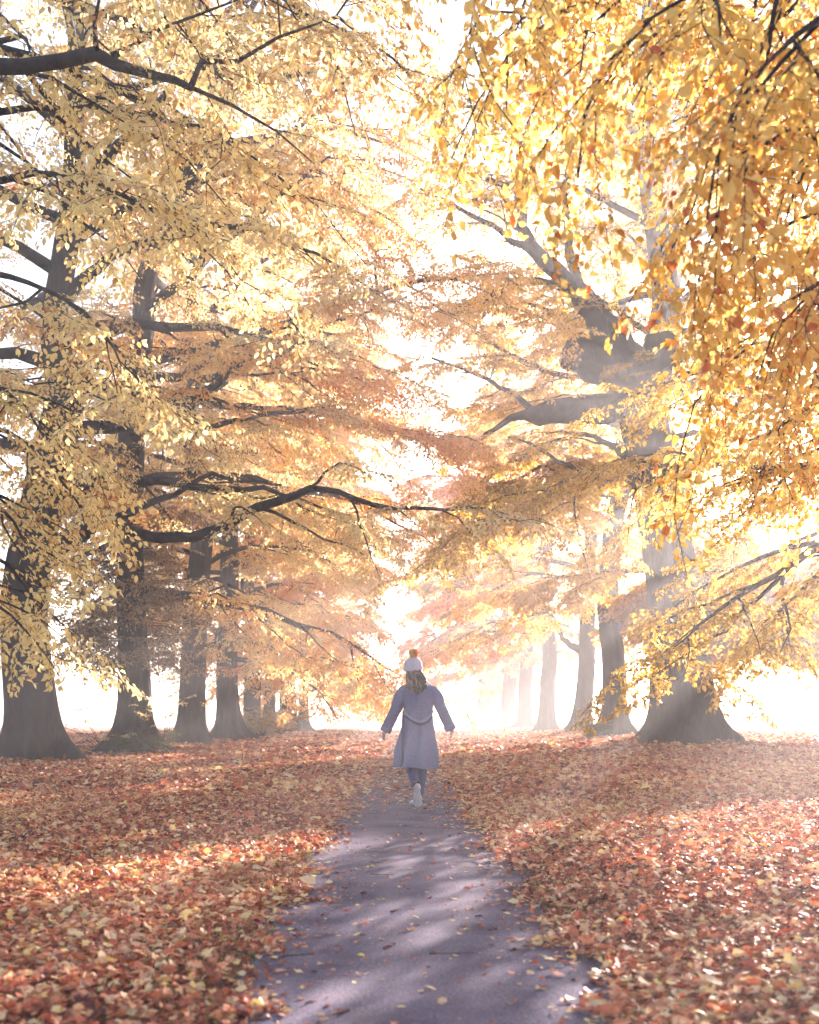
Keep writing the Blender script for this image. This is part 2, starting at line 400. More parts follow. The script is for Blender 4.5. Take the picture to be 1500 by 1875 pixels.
# left row, first trunk in view
D = 24.0
t = Tree('massive dark trunk at the left edge with sawn-off stub and a long low limb', None, *at(60, 1312, D)[:2], PALE, 11, leaf=.094, tint0=.5)
P, R = pxpath(t, [(62, 1412, D, 92), (58, 1300, D, 92), (48, 1180, D, 84), (50, 1060, D, 78), (78, 930, D, 74), (100, 820, D, 74), (118, 730, D, 66), (100, 600, D, 50), (115, 480, D, 44), (135, 330, D, 40), (135, 150, D, 32), (150, -80, D, 22), (150, -300, D, 5)])
t.trunk(P, R, flare=.6)
t.stub(at(105, 745, D), at(140, 682, D - .9), .36, .40)
P, R = pxpath(t, [(95, 1010, D, 42), (130, 985, D - .3, 34), (170, 962, D - .6, 28), (220, 968, D - 1, 24), (290, 984, D - 1.4, 20), (350, 983, D - 1.7, 19), (410, 963, D - 2, 18), (470, 925, D - 2.2, 17), (540, 905, D - 2.4, 15), (600, 897, D - 2.5, 11), (680, 922, D - 2.6, 9), (760, 934, D - 2.7, 7), (850, 930, D - 2.8, 5), (940, 945, D - 3, 3)])
t.limb(P, R, True, s0=.45, step=.7, dens=.7)
P, R = pxpath(t, [(170, 962, D - .6, 20), (230, 940, D - .3, 17), (290, 918, D, 12), (340, 890, D + .2, 10), (385, 868, D + .4, 8), (440, 880, D + .5, 6), (520, 888, D + .8, 4)])
t.limb(P, R, True, s0=.4, dens=.7)
P, R = pxpath(t, [(118, 790, D, 34), (180, 786, D + .4, 26), (260, 780, D + .8, 20), (340, 790, D + 1, 12), (430, 770, D + 1.3, 9), (560, 752, D + 1.7, 6), (700, 790, D + 2, 3)])
t.limb(P, R, True, s0=.3)
P, R = pxpath(t, [(110, 560, D, 26), (200, 470, D, 18), (330, 430, D + .3, 13), (420, 415, D + .3, 10), (490, 416, D + .2, 9), (540, 448, D, 7), (610, 480, D, 5), (700, 545, D, 3)])
t.limb(P, R, True, s0=.3)
t.crown(5.5, 22, 7.5, 24, el=(5, 60), r0=.15, dens=.75)
t.finish()

# second
D = 29.0
t = Tree('dark trunk second from the left edge, shaggy with side shoots low on the bole', None, *at(250, 1312, D)[:2], ORANGE, 12, leaf=.10, tint0=.82)
P, R = pxpath(t, [(246, 1395, D, 62), (246, 1280, D, 58), (240, 1120, D, 50), (238, 950, D, 46), (244, 740, D, 46), (262, 600, D, 40), (266, 520, D, 36), (300, 420, D, 34), (330, 350, D, 34), (370, 260, D, 34), (398, 180, D, 32), (376, 90, D, 24), (368, -60, D, 18), (375, -200, D, 5)])
t.trunk(P, R)
P, R = pxpath(t, [(398, 190, D, 26), (450, 155, D, 20), (520, 140, D, 14), (600, 130, D, 8), (680, 140, D, 4)])
t.limb(P, R, True, s0=.4)
P, R = pxpath(t, [(262, 650, D, 24), (300, 655, D - .3, 17), (340, 664, D - .6, 13), (400, 664, D - .8, 11), (460, 664, D - 1, 9), (540, 672, D - 1.3, 7), (620, 690, D - 1.6, 4), (720, 700, D - 2, 3)])
t.limb(P, R, True, s0=.35)
P, R = pxpath(t, [(262, 690, D, 20), (400, 690, D - .8, 12), (445, 665, D - 1, 11), (490, 636, D - 1.2, 10), (560, 605, D - 1.5, 8), (640, 580, D - 1.8, 6), (725, 550, D - 2, 4), (800, 520, D - 2.3, 3)])
t.limb(P, R, True, s0=.4)
P, R = pxpath(t, [(248, 748, D, 34), (300, 735, D - .4, 26), (345, 736, D - .8, 18), (430, 743, D - 1.4, 12), (520, 748, D - 1.8, 9), (620, 762, D - 2, 7), (740, 790, D - 2.3, 4), (860, 800, D - 2.6, 3)])
t.limb(P, R, True, s0=.3, dens=1.2)
P, R = pxpath(t, [(330, 360, D, 22), (400, 300, D - .5, 18), (440, 258, D - .8, 13), (490, 270, D - 1, 12), (545, 292, D - 1.3, 9), (620, 340, D - 1.6, 6), (740, 420, D - 2, 3)])
t.limb(P, R, True, s0=.35)
t.crown(4.2, 24, 7.5, 26, el=(0, 60), r0=.14, az_gain=lambda az: .85 + .45 * math.cos(az), dens=.95)
n0 = len(t.sp)
for k in range(80):                                            # side shoots on the bole
    z = t.rng.uniform(2.2, 7.5); p, r = t.trunk_at(t.z0 + z); az = t.rng.uniform(0, 2 * PI)
    Q = wander(t.rng, p, az, rad(25), t.rng.uniform(.9, 2.2), 5, rad(-5), .2)
    t.limb(Q, np.linspace(.018, .005, len(Q)), s0=.3, l2=(.3, .7), dens=.9)
SHADY = leaf_mat('shade_toned_shoot_leaves', [(0, (.14, .08, .06)), (.5, (.36, .25, .16)), (1, (.58, .44, .26))], .4)  # leaf colour dulled to paint in the shade these shoots stand in
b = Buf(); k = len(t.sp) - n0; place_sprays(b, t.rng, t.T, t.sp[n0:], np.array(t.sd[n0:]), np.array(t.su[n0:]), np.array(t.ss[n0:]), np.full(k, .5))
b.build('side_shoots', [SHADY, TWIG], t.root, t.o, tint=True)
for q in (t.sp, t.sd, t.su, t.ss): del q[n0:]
t.finish()

# rest of the left row
rest = [(352, 38, .44, PALE, 13, 'third trunk of the left row, dull mauve in the mist with yellow leaves over it', .10, 23),
        (421, 46, .44, ORANGE, 14, 'fourth trunk of the left row, pale grey with a widely flared foot', .115, 25),
        (462, 54, .41, PALE, 15, 'fifth trunk of the left row, pale lilac with a low bush at its foot', .13, 22),
        (492, 62, .32, ORANGE, 16, 'sixth trunk of the left row, slim and faint right of the bushy foot', .15, 22),
        (528, 71, .54, ORANGE, 17, 'seventh trunk of the left row, nearly lost in the bright mist', .17, 22),
        (556, 81, .36, PALE, 18, 'farthest faint ghost of a trunk at the end of the left row', .19, 21)]
for px, D, r, m, sd_, lab, lf, H in rest:
    x, y, _ = at(px, 1312, D)
    t = Tree(lab, None, x, y, m, sd_, leaf=lf, tint0=.55 if m is PALE else .86, spacing=.42 if D < 50 else .55)
    simple_trunk(t, r, H); far = D > 50
    t.sscale = 1.1 if not far else 1.35
    t.crown(3.3, H, 7.8, 30 if not far else 24, el=(3, 62), el_end=(-48, 20), az_gain=toward_right(.8), r0=.11, dens=1.15 if not far else .9)
    t.finish()

# right row, the great trunk in the sunbeams
D = 30.6
t = Tree('huge forked trunk on the right crossed by sunbeams, with thick lopped limbs', None, *at(1255, 1312, D)[:2], OCHRE, 31, leaf=.115, tint0=.6, dens=.9)
P, R = pxpath(t, [(1262, 1385, D, 112), (1258, 1300, D, 104), (1244, 1180, D, 92), (1232, 1060, D, 90), (1212, 930, D, 90), (1192, 830, D, 86), (1178, 740, D, 84), (1205, 650, D, 62), (1220, 550, D, 50), (1205, 430, D, 44), (1185, 280, D, 38), (1185, 80, D, 28), (1190, -120, D, 6)])
t.trunk(P, R, flare=.42, lobes=5)
t.stub(at(1150, 690, D), at(1040, 644, D - .6), .50, .44)
P, R = pxpath(t, [(1165, 680, D, 70), (1110, 605, D, 60), (1075, 556, D, 46), (1035, 512, D, 32), (1000, 480, D, 30), (962, 430, D, 22), (950, 350, D, 17), (955, 260, D, 9)])
t.limb(P, R, True, s0=.65, step=.8, dens=.35, el2=.2, el2e=.5)
P, R = pxpath(t, [(1080, 565, D, 26), (1052, 500, D, 20), (1042, 430, D, 15), (1036, 350, D, 11), (1045, 270, D, 6)])
t.limb(P, R, True, s0=.5, dens=.35, el2=.2, el2e=.4)
P, R = pxpath(t, [(1195, 745, D, 62), (1110, 750, D - .3, 48), (1040, 754, D - .6, 46), (985, 758, D - .8, 40), (955, 762, D - .9, 18), (905, 785, D - 1.1, 9), (840, 838, D - 1.4, 4)])
t.limb(P, R, True, s0=.75, dens=.4)
P, R = pxpath(t, [(1200, 725, D, 40), (1262, 708, D - .5, 26), (1310, 697, D - 1, 18), (1380, 690, D - 1.4, 8), (1450, 720, D - 1.8, 4)])
t.limb(P, R, True, s0=.5, dens=.6)
P, R = pxpath(t, [(1205, 900, D, 26), (1130, 870, D - .8, 12), (1060, 862, D - 1.2, 9), (990, 822, D - 1.5, 5), (930, 800, D - 2, 3)])
t.limb(P, R, True, s0=.5, dens=.5)
for pts in [[(1000, 480, D, 16), (920, 425, D - .5, 10), (840, 380, D - 1, 7), (770, 345, D - 1.5, 4)], [(1040, 515, D, 16), (950, 520, D - .6, 10), (870, 560, D - 1.2, 7), (800, 585, D - 1.6, 4)],
            [(985, 757, D - .8, 14), (930, 715, D - 1, 9), (860, 680, D - 1.5, 6), (790, 655, D - 2, 4)], [(955, 270, D, 10), (900, 210, D, 8), (830, 190, D, 5), (780, 200, D, 3)],
            [(1160, 640, D, 16), (1060, 690, D + 1.5, 10), (960, 660, D + 2.5, 7), (870, 610, D + 3, 4)], [(950, 340, D, 12), (890, 330, D + 1, 8), (830, 290, D + 2, 4)],
            [(1180, 860, D, 16), (1090, 800, D + 1.5, 9), (1000, 815, D + 2.5, 7), (900, 870, D + 3, 4)]]:
    P, R = pxpath(t, pts); t.limb(P, R, True, s0=.2, step=.5, l2=(.6, 2.6), dens=1.0, el2=.05, el2e=-.3)
t.crown(8, 24, 7.5, 22, el=(15, 62), el_end=(-20, 25), r0=.12, az_gain=lambda az: .70 + .22 * math.sin(az), dens=.8)
t.finish()

rest = [(1226, 35.5, .58, OCHRE, 32, 'pale trunk half hidden behind the great sunlit trunk on the right', .16, 23),
        (1124, 41.7, .44, GOLD, 33, 'dusky mauve trunk left of the great trunk, a dark shrub beside its foot', .12, 23),
        (1060, 50, .39, OCHRE, 34, 'leaning pale trunk with a low side fork and streaks of sunlight', .13, 22),
        (1000, 61, .44, ORANGE, 35, 'faint blue-grey trunk left of the leaning forked trunk', .16, 22),
        (962, 73, .45, OCHRE, 36, 'misty trunk of the close pair right of the path, right one of the two', .18, 22),
        (932, 81, .50, ORANGE, 37, 'misty trunk of the close pair right of the path, left one of the two', .2, 21),
        (892, 98, .9, ORANGE, 38, 'farthest ghostly trunk of the right row, broad and nearly white', .22, 21)]
for px, D, r, m, sd_, lab, lf, H in rest:
    x, y, _ = at(px, 1312, D)
    t = Tree(lab, None, x, y, m, sd_, leaf=lf, tint0=.55, spacing=.45 if D < 50 else .6, dens=.9)
    simple_trunk(t, r, H, lean=(1.2 if px == 1060 else 0, 0)); far = D > 55
    t.sscale = 1.1 if not far else 1.35
    if px == 1226:
        for k in range(38):  # extra dense plumes, added as a screen that breaks the sun into beams
            z = t.z0 + 3.2 + 2.6 * (k + t.rng.uniform(0, .6)) / 38; p, r_ = t.trunk_at(z); az = rad(t.rng.uniform(0, 75)); L = t.rng.uniform(4.5, 9)
            t.limb(wander(t.rng, p, az, rad(12), L, 8, rad(-22), .1), np.linspace(.07, .01, 9), s0=.25, step=.42, l2=(.4, .8), dens=2.3)
    if px == 1060:
        P, R = pxpath(t, [(1066, 1190, D, 20), (1045, 1182, D, 13), (1030, 1165, D, 9), (1005, 1120, D, 6), (980, 1090, D, 3)])
        t.limb(P, R, True, s0=.5)
    t.crown(4.1, H, 7.6 if D > 45 else 7.2, 28 if D > 45 else 22, el=(4, 62), el_end=(-45, 20), az_gain=toward_left(.3), r0=.11, dens=1.05)
    t.finish()

# near trees whose trunks stand outside the frame
t = Tree('near tree just right of the frame, dark twiggy limbs reaching in over the litter', None, 9.9, 19.0, OCHRE, 51, leaf=.09, near=True, tint0=.45, dens=1.1)
simple_trunk(t, .72, 22)
P, R = pxpath(t, [(1600, 830, 19, 24), (1450, 860, 20, 14), (1290, 845, 21, 9), (1180, 865, 22, 7), (1080, 890, 22.5, 6), (990, 925, 23, 5), (900, 950, 23.3, 4), (830, 985, 23.5, 3)])
t.limb(P, R, True, s0=.3, step=.5, dens=1.2)
P, R = pxpath(t, [(1640, 940, 18.5, 28), (1560, 960, 17, 22), (1480, 1015, 16, 15), (1420, 1050, 15.5, 11), (1350, 1090, 15, 8), (1290, 1140, 14.6, 5), (1230, 1190, 14.3, 3)])
t.limb(P, R, True, s0=.25, step=.45, dens=.85)
P, R = pxpath(t, [(1640, 760, 18.5, 20), (1560, 800, 17, 14), (1470, 850, 16, 9), (1380, 930, 15.2, 5)])
t.limb(P, R, True, s0=.3, step=.5)
for pts in [[(1650, 640, 19, 20), (1540, 640, 18.5, 12), (1430, 680, 18, 8), (1340, 750, 17.6, 5), (1290, 820, 17.4, 3)],
            [(1650, 560, 19, 20), (1520, 520, 19.5, 12), (1400, 540, 20, 8), (1300, 600, 20.3, 4)],
            [(1650, 860, 19, 18), (1560, 840, 20, 12), (1460, 880, 21, 8), (1370, 960, 21.6, 5), (1310, 1030, 22, 3)],
            [(1650, 720, 18, 18), (1560, 700, 16.5, 12), (1480, 740, 15.5, 8), (1420, 820, 15, 4)],
            [(1650, 1000, 18.5, 18), (1570, 1010, 18, 12), (1490, 1060, 17.6, 7), (1420, 1130, 17.2, 4), (1370, 1190, 17, 3)]]:
    P, R = pxpath(t, pts); t.limb(P, R, True, s0=.25, step=.45, l2=(.6, 1.8))
t.crown(6.5, 22, 7.0, 20, el=(8, 60), el_end=(-30, 20), az_gain=toward_left(.6), dens=.8)
t.finish()

t = Tree('near tree beside the camera on the right, its golden branches hanging over the view', None, 7.6, 8.2, GOLD, 52, leaf=.067, near=True, tint0=.55, hang=.6, droop=.55, dens=1.0)
simple_trunk(t, .7, 20)
for (a, b, d0, a2, b2, d2) in [(2000, 120, 8, 900, 20, 6.2), (1900, -150, 7.6, 960, -130, 6.6), (1900, -300, 7, 930, -200, 5.6), (2000, 250, 7.4, 1300, 290, 6.4), (1900, -100, 6, 1180, 40, 4.8),
                               (2000, 420, 8, 1350, 460, 7.0), (1900, 300, 6, 1360, 280, 5.0), (2000, 560, 8, 1330, 640, 7.2), (1950, -50, 9, 1040, -40, 8.5), (1900, 520, 6.5, 1430, 560, 5.6), (1900, 200, 9.5, 1200, 90, 9),
                               (2000, 700, 9, 1400, 800, 8.6), (1900, 60, 5.5, 1400, 120, 4.2)]:
    n = 7; P = np.array([at(a + (a2 - a) * i / n, b + (b2 - b) * i / n - 90 * math.sin(PI * i / n), d0 + (d2 - d0) * i / n) for i in range(n + 1)])
    t.limb(P, np.linspace(.045, .006, n + 1), True, s0=.22, step=.30, l2=(.4, 1.05), el2=-.35, el2e=-.8, dens=.95)
t.crown(8.5, 20, 6, 9, el=(10, 60), el_end=(-30, 20), dens=.4)
t.finish()

t = Tree('near tree just left of the frame, its crooked dark limb entering at the top', None, -8.0, 13.0, PALE, 53, leaf=.079, near=True, tint0=.55, hang=.15, dens=1.05)
simple_trunk(t, .7, 21)
P, R = pxpath(t, [(-200, 220, 10.5, 40), (-60, 165, 10, 28), (40, 122, 9.8, 24), (110, 103, 9.7, 23), (170, 98, 9.6, 22), (215, 105, 9.5, 19), (270, 128, 9.4, 14), (310, 150, 9.3, 12), (350, 165, 9.2, 11), (372, 128, 9.1, 9), (430, 108, 9, 7), (510, 82, 8.9, 5), (590, 40, 8.8, 3)])
t.limb(P, R * 1.15, True, s0=.3, step=.5, l2=(.5, 1.3), dens=.5, el2=.25, el2e=-.3)
P, R = pxpath(t, [(205, 103, 9.5, 14), (245, 88, 9.5, 9), (290, 60, 9.4, 7), (360, 25, 9.3, 5), (460, -10, 9.2, 3)])
t.limb(P, R, True, s0=.2, step=.34, l2=(.5, 1.3))
for pts in [[(-250, 420, 11, 22), (-40, 330, 10.5, 14), (140, 330, 10, 9), (330, 400, 9.6, 5), (430, 470, 9.4, 3)],
            [(-250, 60, 12, 22), (0, -40, 11.5, 14), (250, -60, 11, 9), (470, -20, 10.6, 6), (640, 60, 10.2, 3)],
            [(-250, 560, 11.5, 22), (-60, 500, 11, 14), (60, 520, 10.6, 9), (180, 600, 10.2, 5), (230, 690, 10, 3)],
            [(-250, 800, 11.5, 18), (-90, 700, 11, 12), (10, 720, 10.6, 8), (80, 800, 10.2, 4)],
            [(-250, 900, 11.5, 18), (-90, 880, 10.6, 12), (-10, 920, 10.2, 8), (50, 1000, 9.9, 4)],
            [(-300, 300, 12.5, 20), (-50, 210, 12, 14), (220, 200, 11.6, 9), (420, 260, 11.2, 5), (520, 330, 11, 3)],
            [(-250, -60, 12.5, 22), (100, -120, 12, 14), (400, -60, 11.5, 10), (620, 40, 11.2, 6), (760, 150, 11, 3)],
            [(-260, 900, 10.5, 16), (-100, 960, 10.2, 10), (20, 1040, 10, 7), (110, 1140, 9.8, 3)],
            [(-260, 700, 12, 16), (-80, 760, 12, 11), (60, 820, 12, 7), (150, 930, 12, 3)],
            [(-250, 1050, 10, 14), (-110, 1050, 9.4, 9), (-20, 1090, 9, 6), (60, 1170, 8.8, 3)]]:
    P, R = pxpath(t, pts); t.limb(P, R, True, s0=.3, step=.36, l2=(.5, 1.5), el2=-.2, el2e=-.6, dens=.85)
t.crown(7.0, 21, 6.5, 16, el=(8, 60), el_end=(-30, 20), dens=.7)
t.finish()

#GROUND
# ------------------------------------------------------------------ ground and path
xs = np.unique(np.concatenate([np.linspace(-200, -14, 50), np.linspace(-14, 14, 113), np.linspace(14, 200, 50)]))
ys = np.unique(np.concatenate([np.linspace(-12, 0, 12), np.linspace(0, 60, 181), np.linspace(60, 300, 80)]))
X, Y = np.meshgrid(xs, ys); Z = gh(X, Y)
b = Buf(); nx = len(xs); ny = len(ys)
i = (np.arange(ny - 1)[:, None] * nx + np.arange(nx - 1)[None]).ravel()
b.add(np.stack([X, Y, Z], -1), np.stack([i, i + 1, i + 1 + nx, i + nx], -1))

def ground_mat():
    m, nt, out = newmat('leaf_covered_soil')
    tc = nt.nodes.new('ShaderNodeTexCoord')
    v = nt.nodes.new('ShaderNodeTexVoronoi'); v.inputs['Scale'].default_value = 16; nt.links.new(tc.outputs['Object'], v.inputs['Vector'])
    wn = nt.nodes.new('ShaderNodeSeparateColor'); nt.links.new(v.outputs['Color'], wn.inputs[0])
    r = ramp(nt, [(0, (.10, .04, .03)), (.4, (.24, .085, .05)), (.7, (.36, .14, .07)), (.9, (.46, .24, .12)), (1, (.55, .36, .16))])
    nt.links.new(wn.outputs[0], r.inputs[0])
    p = nt.nodes.new('ShaderNodeBsdfPrincipled'); p.inputs['Roughness'].default_value = .8; p.inputs['Specular IOR Level'].default_value = .2
    nt.links.new(r.outputs[0], p.inputs['Base Color'])
    n2 = nt.nodes.new('ShaderNodeTexNoise'); n2.inputs['Scale'].default_value = 30; n2.inputs['Detail'].default_value = 6; nt.links.new(tc.outputs['Object'], n2.inputs['Vector'])
    bp = nt.nodes.new('ShaderNodeBump'); bp.inputs['Strength'].default_value = .8; bp.inputs['Distance'].default_value = .03
    nt.links.new(n2.outputs['Fac'], bp.inputs['Height']); nt.links.new(bp.outputs[0], p.inputs['Normal'])
    nt.links.new(p.outputs[0], out.inputs[0]); return m
prop(b.build('ground', ground_mat()), 'wide ground under the trees covered in russet fallen leaves', kind='structure')

def path_c(y): return .02 + .03 * np.sin(y * .35) - .004 * y
def path_w(y): return .69 + .02 * np.sin(y * .9 + 1)
b = Buf(); ys = np.linspace(-12, 40, 200); us = np.linspace(-1, 1, 15)
Yp, U = np.meshgrid(ys, us, indexing='ij'); Xp = path_c(Yp) + U * (path_w(Yp) + .12)
Zp = gh(Xp, Yp) + .012 + .014 * (1 - U ** 2) - .010 * (np.abs(U) > .95)
i = (np.arange(len(ys) - 1)[:, None] * 15 + np.arange(14)[None]).ravel()
b.add(np.stack([Xp, Yp, Zp], -1), np.stack([i, i + 1, i + 16, i + 15], -1))
ASPH = noise_mat('worn_asphalt', [(.25, (.06, .050, .076)), (.5, (.165, .138, .195)), (.72, (.31, .27, .32))], (75, 75, 75), 14, 1.0, 1.0, (120, 120, 120), .012, spec=.05, blotch=1)
prop(b.build('path', ASPH, smooth=True), 'narrow grey asphalt path running straight ahead between the leaf litter', kind='structure')

# ------------------------------------------------------------------ fallen leaves
LITTER = leaf_mat('fallen_leaf', [(0, (.08, .022, .022)), (.16, (.24, .06, .04)), (.40, (.55, .145, .075)), (.58, (.67, .27, .15)), (.74, (.74, .46, .28)), (.88, (.78, .60, .38)), (1, (.86, .62, .22))], .15, .6, .25)
rng = np.random.default_rng(5)
pos = []; size = []; onp = []
def scatter(y0, y1, dens, sz, marg=2.0):
    n = int((y1 - y0) * (.375 * y1 * 2 + 2 * marg) * dens)
    y = rng.uniform(y0, y1, n); x = rng.uniform(-1, 1, n) * (.375 * y1 + marg)
    k = np.abs(x) < .39 * y + marg; x, y = x[k], y[k]
    e = np.abs(x - path_c(y)) - path_w(y)
    e = e + .05 * np.sin(y * 2.3 + np.sign(x)) + .05 * np.sin(y * 5.1 + 1) + .05 * np.sin(y * 11 + 3 * np.sign(x)) + rng.normal(0, .05, len(y))
    pr = np.where(e > .05, 1.0, np.clip(.04 + .5 * np.exp(np.minimum(e - .05, 0) / .10), 0, 1))
    pr = np.maximum(pr, sstep(9.5, 19, y) ** 1.4 * .85)
    k = rng.uniform(0, 1, len(x)) < pr; x, y, e = x[k], y[k], e[k]
    z = gh(x, y) + rng.uniform(.004, .05, len(x)) * np.clip((e + .1) / .3, .12, 1) + .02 * (e < .15)
    pos.append(np.stack([x, y, z], -1)); size.append(sz * np.exp(rng.normal(0, .30, len(x))) * np.where(e < -.1, .8, 1)); onp.append(e < 0)
scatter(1.0, 7, 2300, .040); scatter(7, 14, 1250, .046); scatter(14, 28, 330, .075); scatter(28, 75, 60, .13, 6)
pos = np.concatenate(pos); size = np.concatenate(size); onp = np.concatenate(onp); K = len(pos)
az = rng.uniform(0, 2 * PI, K); d = np.stack([np.cos(az), np.sin(az), rng.normal(0, .22, K)], -1)
up = np.tile([0, 0, 1.0], (K, 1)) + rng.normal(0, .5, (K, 3)) * np.where(onp, .35, 1)[:, None]
fr = leaf_frames(rng, d, up, .1)
base = np.array([[0, 0, .04], [.28, -.34, .10], [.66, -.30, .12], [1, 0, .0], [.66, .30, .12], [.28, .34, .10]])
cur = rng.uniform(-1.0, 1.6, K)
B = np.repeat(base[None], K, 0); B[:, :, 2] *= cur[:, None]; B[:, :, 1] *= rng.uniform(.8, 1.25, K)[:, None]
V = pos[:, None] + np.einsum('kvi,kij->kvj', B, fr) * size[:, None, None]
tint = np.clip(rng.beta(1.25, 1.35, K) + .10 * np.sin(pos[:, 0] * 1.1) * np.sin(pos[:, 1] * .7) + np.where(rng.uniform(0, 1, K) < .05, .45, 0), 0, 1)
b = Buf(); mp = (rng.uniform(0, 1, K) < .33) & (pos[:, 1] < 16); q = ~mp; n = int(q.sum())
b.add(V[q].reshape(-1, 3), (F6[None] + (np.arange(n) * 6)[:, None, None]).reshape(-1, 4), 0, np.repeat(tint[q], 2))
# lobed leaves
la = np.linspace(-2.75, 2.75, 15); lr = np.array([.30, .55, .34, .62, .50, .72, .45, .95, .45, .72, .50, .62, .34, .55, .30]) * .62
LB = np.vstack([[.40, 0, 0], np.stack([.40 + lr * np.cos(la), lr * np.sin(la), .16 * lr + .05 * np.cos(3 * la)], -1)]); n = int(mp.sum())
B = np.repeat(LB[None], n, 0); B[:, :, 2] *= cur[mp][:, None] * 1.6; B[:, :, 2] += rng.normal(0, .03, (n, 16)); B[:, :, 1] *= rng.uniform(.7, 1.2, n)[:, None]
V = pos[mp][:, None] + np.einsum('kvi,kij->kvj', B, fr[mp]) * size[mp][:, None, None] * 1.35
F = np.array([[0, i, i + 1] for i in range(1, 15)]); b.add(V.reshape(-1, 3), (F[None] + (np.arange(n) * 16)[:, None, None]).reshape(-1, 3), 0, np.repeat(tint[mp], 14))
prop(b.build('fallen_leaves', LITTER, tint=True), 'thick russet and tan leaf litter on both sides of the path', 'fallen leaves', kind='stuff')
print('litter', K)

#PERSON
# ------------------------------------------------------------------ the walker
def plain(name, col, rough=.8, bump=0, scale=(60, 60, 60), var=.25, spec=.2, sheen=0):
    lo = tuple(c * (1 - var) for c in col); hi = tuple(min(1, c * (1 + var)) for c in col)
    return noise_mat(name, [(.3, lo), (.7, hi)], scale, 4, rough, bump, scale, .004, spec)
WOOL = plain('lilac_grey_wool', (.175, .178, .32), .95, .6, (70, 70, 70), .22)
DARKW = plain('belt_shade_and_end_wool', (.055, .055, .13), .95, .4, (90, 90, 90), .2)  # for the painted shade below the belt and the hanging belt end
BELTM = plain('wool_belt', (.23, .225, .36), .95, .4, (90, 90, 90), .2)
DENIM = plain('blue_denim', (.045, .055, .19), .9, .3, (120, 120, 120), .25)
KNIT = plain('pale_lilac_knit', (.50, .46, .58), .95, .6, (40, 40, 140), .15)
MUST = plain('mustard_wool', (.95, .38, .02), .95, 0, (80, 80, 80), .25)
SKIN = plain('skin', (.52, .30, .23), .6, 0, (20, 20, 20), .08)
WHITE = plain('white_canvas', (.74, .72, .78), .8, .2, (50, 50, 50), .08)
SOLE = plain('worn_rubber_sole', (.50, .44, .45), .8, .5, (70, 70, 20), .25)
HAIR = leaf_mat('fair_brown_hair', [(0, (.03, .015, .018)), (.5, (.10, .058, .052)), (1, (.38, .27, .25))], 0, .45, .5)

def skin_geo(verts, edges, radii, levels=2, root=0):
    """vertices and quads of a Skin + Subdivision surface round a skeleton"""
    me = bpy.data.meshes.new('skeleton'); me.from_pydata([tuple(v) for v in verts], edges, []); me.update()
    o = bpy.data.objects.new('skeleton', me); COL.objects.link(o)
    o.modifiers.new('skin', 'SKIN'); s = o.modifiers.new('sub', 'SUBSURF'); s.levels = levels; s.render_levels = levels
    for i, r in enumerate(radii):
        sv = me.skin_vertices[0].data[i]; sv.radius = (r, r) if np.isscalar(r) else r; sv.use_root = (i == root)
    dg = bpy.context.evaluated_depsgraph_get(); ev = o.evaluated_get(dg); m2 = ev.to_mesh()
    V = np.array([v.co[:] for v in m2.vertices]); F = [list(p.vertices) for p in m2.polygons]
    ev.to_mesh_clear(); bpy.data.objects.remove(o); bpy.data.meshes.remove(me)
    return V, F
def add_geo(buf, V, F, mat=0):
    q = [f for f in F if len(f) == 4]; t = [f for f in F if len(f) == 3]
    n0 = 0
    if q: buf.add(V, q, mat)
    if t: buf.add(V, t, mat)

def ring_loft(buf, rings, mat=0, close=False, cap0=False, cap1=False):
    V = np.array(rings); n, k, _ = V.shape
    a = np.arange(n - 1)[:, None] * k + np.arange(k)[None]; b_ = np.arange(n - 1)[:, None] * k + (np.arange(k)[None] + 1) % k
    buf.add(V.reshape(-1, 3), np.stack([a, b_, b_ + k, a + k], -1).reshape(-1, 4), mat)
    for c, r in ((cap0, V[0]), (cap1, V[-1])):
        if c:
            kk = np.arange(k); buf.add(np.vstack([r, r.mean(0)]), np.stack([kk, (kk + 1) % k, np.full(k, k)], -1), mat)

PX, PY = .05, 12.5; PZ = float(gh(PX, PY)) + .028
pr = empty('person', (PX, PY, PZ), 'woman seen from behind walking down the path in a lilac-grey belted coat and bobble hat', 'person')
PO = np.zeros(3)
def pbuild(b, name, mat, parent=None, smooth=True, tint=False, label=None):
    o = b.build(name, mat, parent or pr, PO, smooth=smooth, tint=tint)
    if label: o['label'] = label
    return o

# joints (x right, y ahead, z up)
J = dict(pel=(.035, 0, .92), spine=(.045, .01, 1.12), chest=(.05, .0, 1.30), neck=(.035, .005, 1.44), head0=(.01, .03, 1.52), head1=(-.005, .035, 1.62),
         shL=(-.105, 0, 1.375), elL=(-.205, -.03, 1.115), wrL=(-.318, .02, .885), shR=(.205, 0, 1.37), elR=(.305, -.02, 1.14), wrR=(.415, .04, .905),
         hiL=(-.045, 0, .88), knL=(-.045, .10, .50), anL=(.015, -.085, .275), hiR=(.115, 0, .88), knR=(.095, .17, .50), anR=(.065, .26, .10))
names = list(J); idx = {n: i for i, n in enumerate(names)}
edg = [('pel', 'spine'), ('spine', 'chest'), ('chest', 'neck'), ('neck', 'head0'), ('head0', 'head1'), ('chest', 'shL'), ('shL', 'elL'), ('elL', 'wrL'), ('chest', 'shR'), ('shR', 'elR'), ('elR', 'wrR'),
       ('pel', 'hiL'), ('hiL', 'knL'), ('knL', 'anL'), ('pel', 'hiR'), ('hiR', 'knR'), ('knR', 'anR')]
rr = dict(pel=(.13, .10), spine=(.11, .085), chest=(.13, .09), neck=.05, head0=.068, head1=.08, shL=.052, elL=.04, wrL=.026, shR=.052, elR=.04, wrR=.026, hiL=.075, knL=.052, anL=.036, hiR=.075, knR=.052, anR=.036)
bb = Buf()
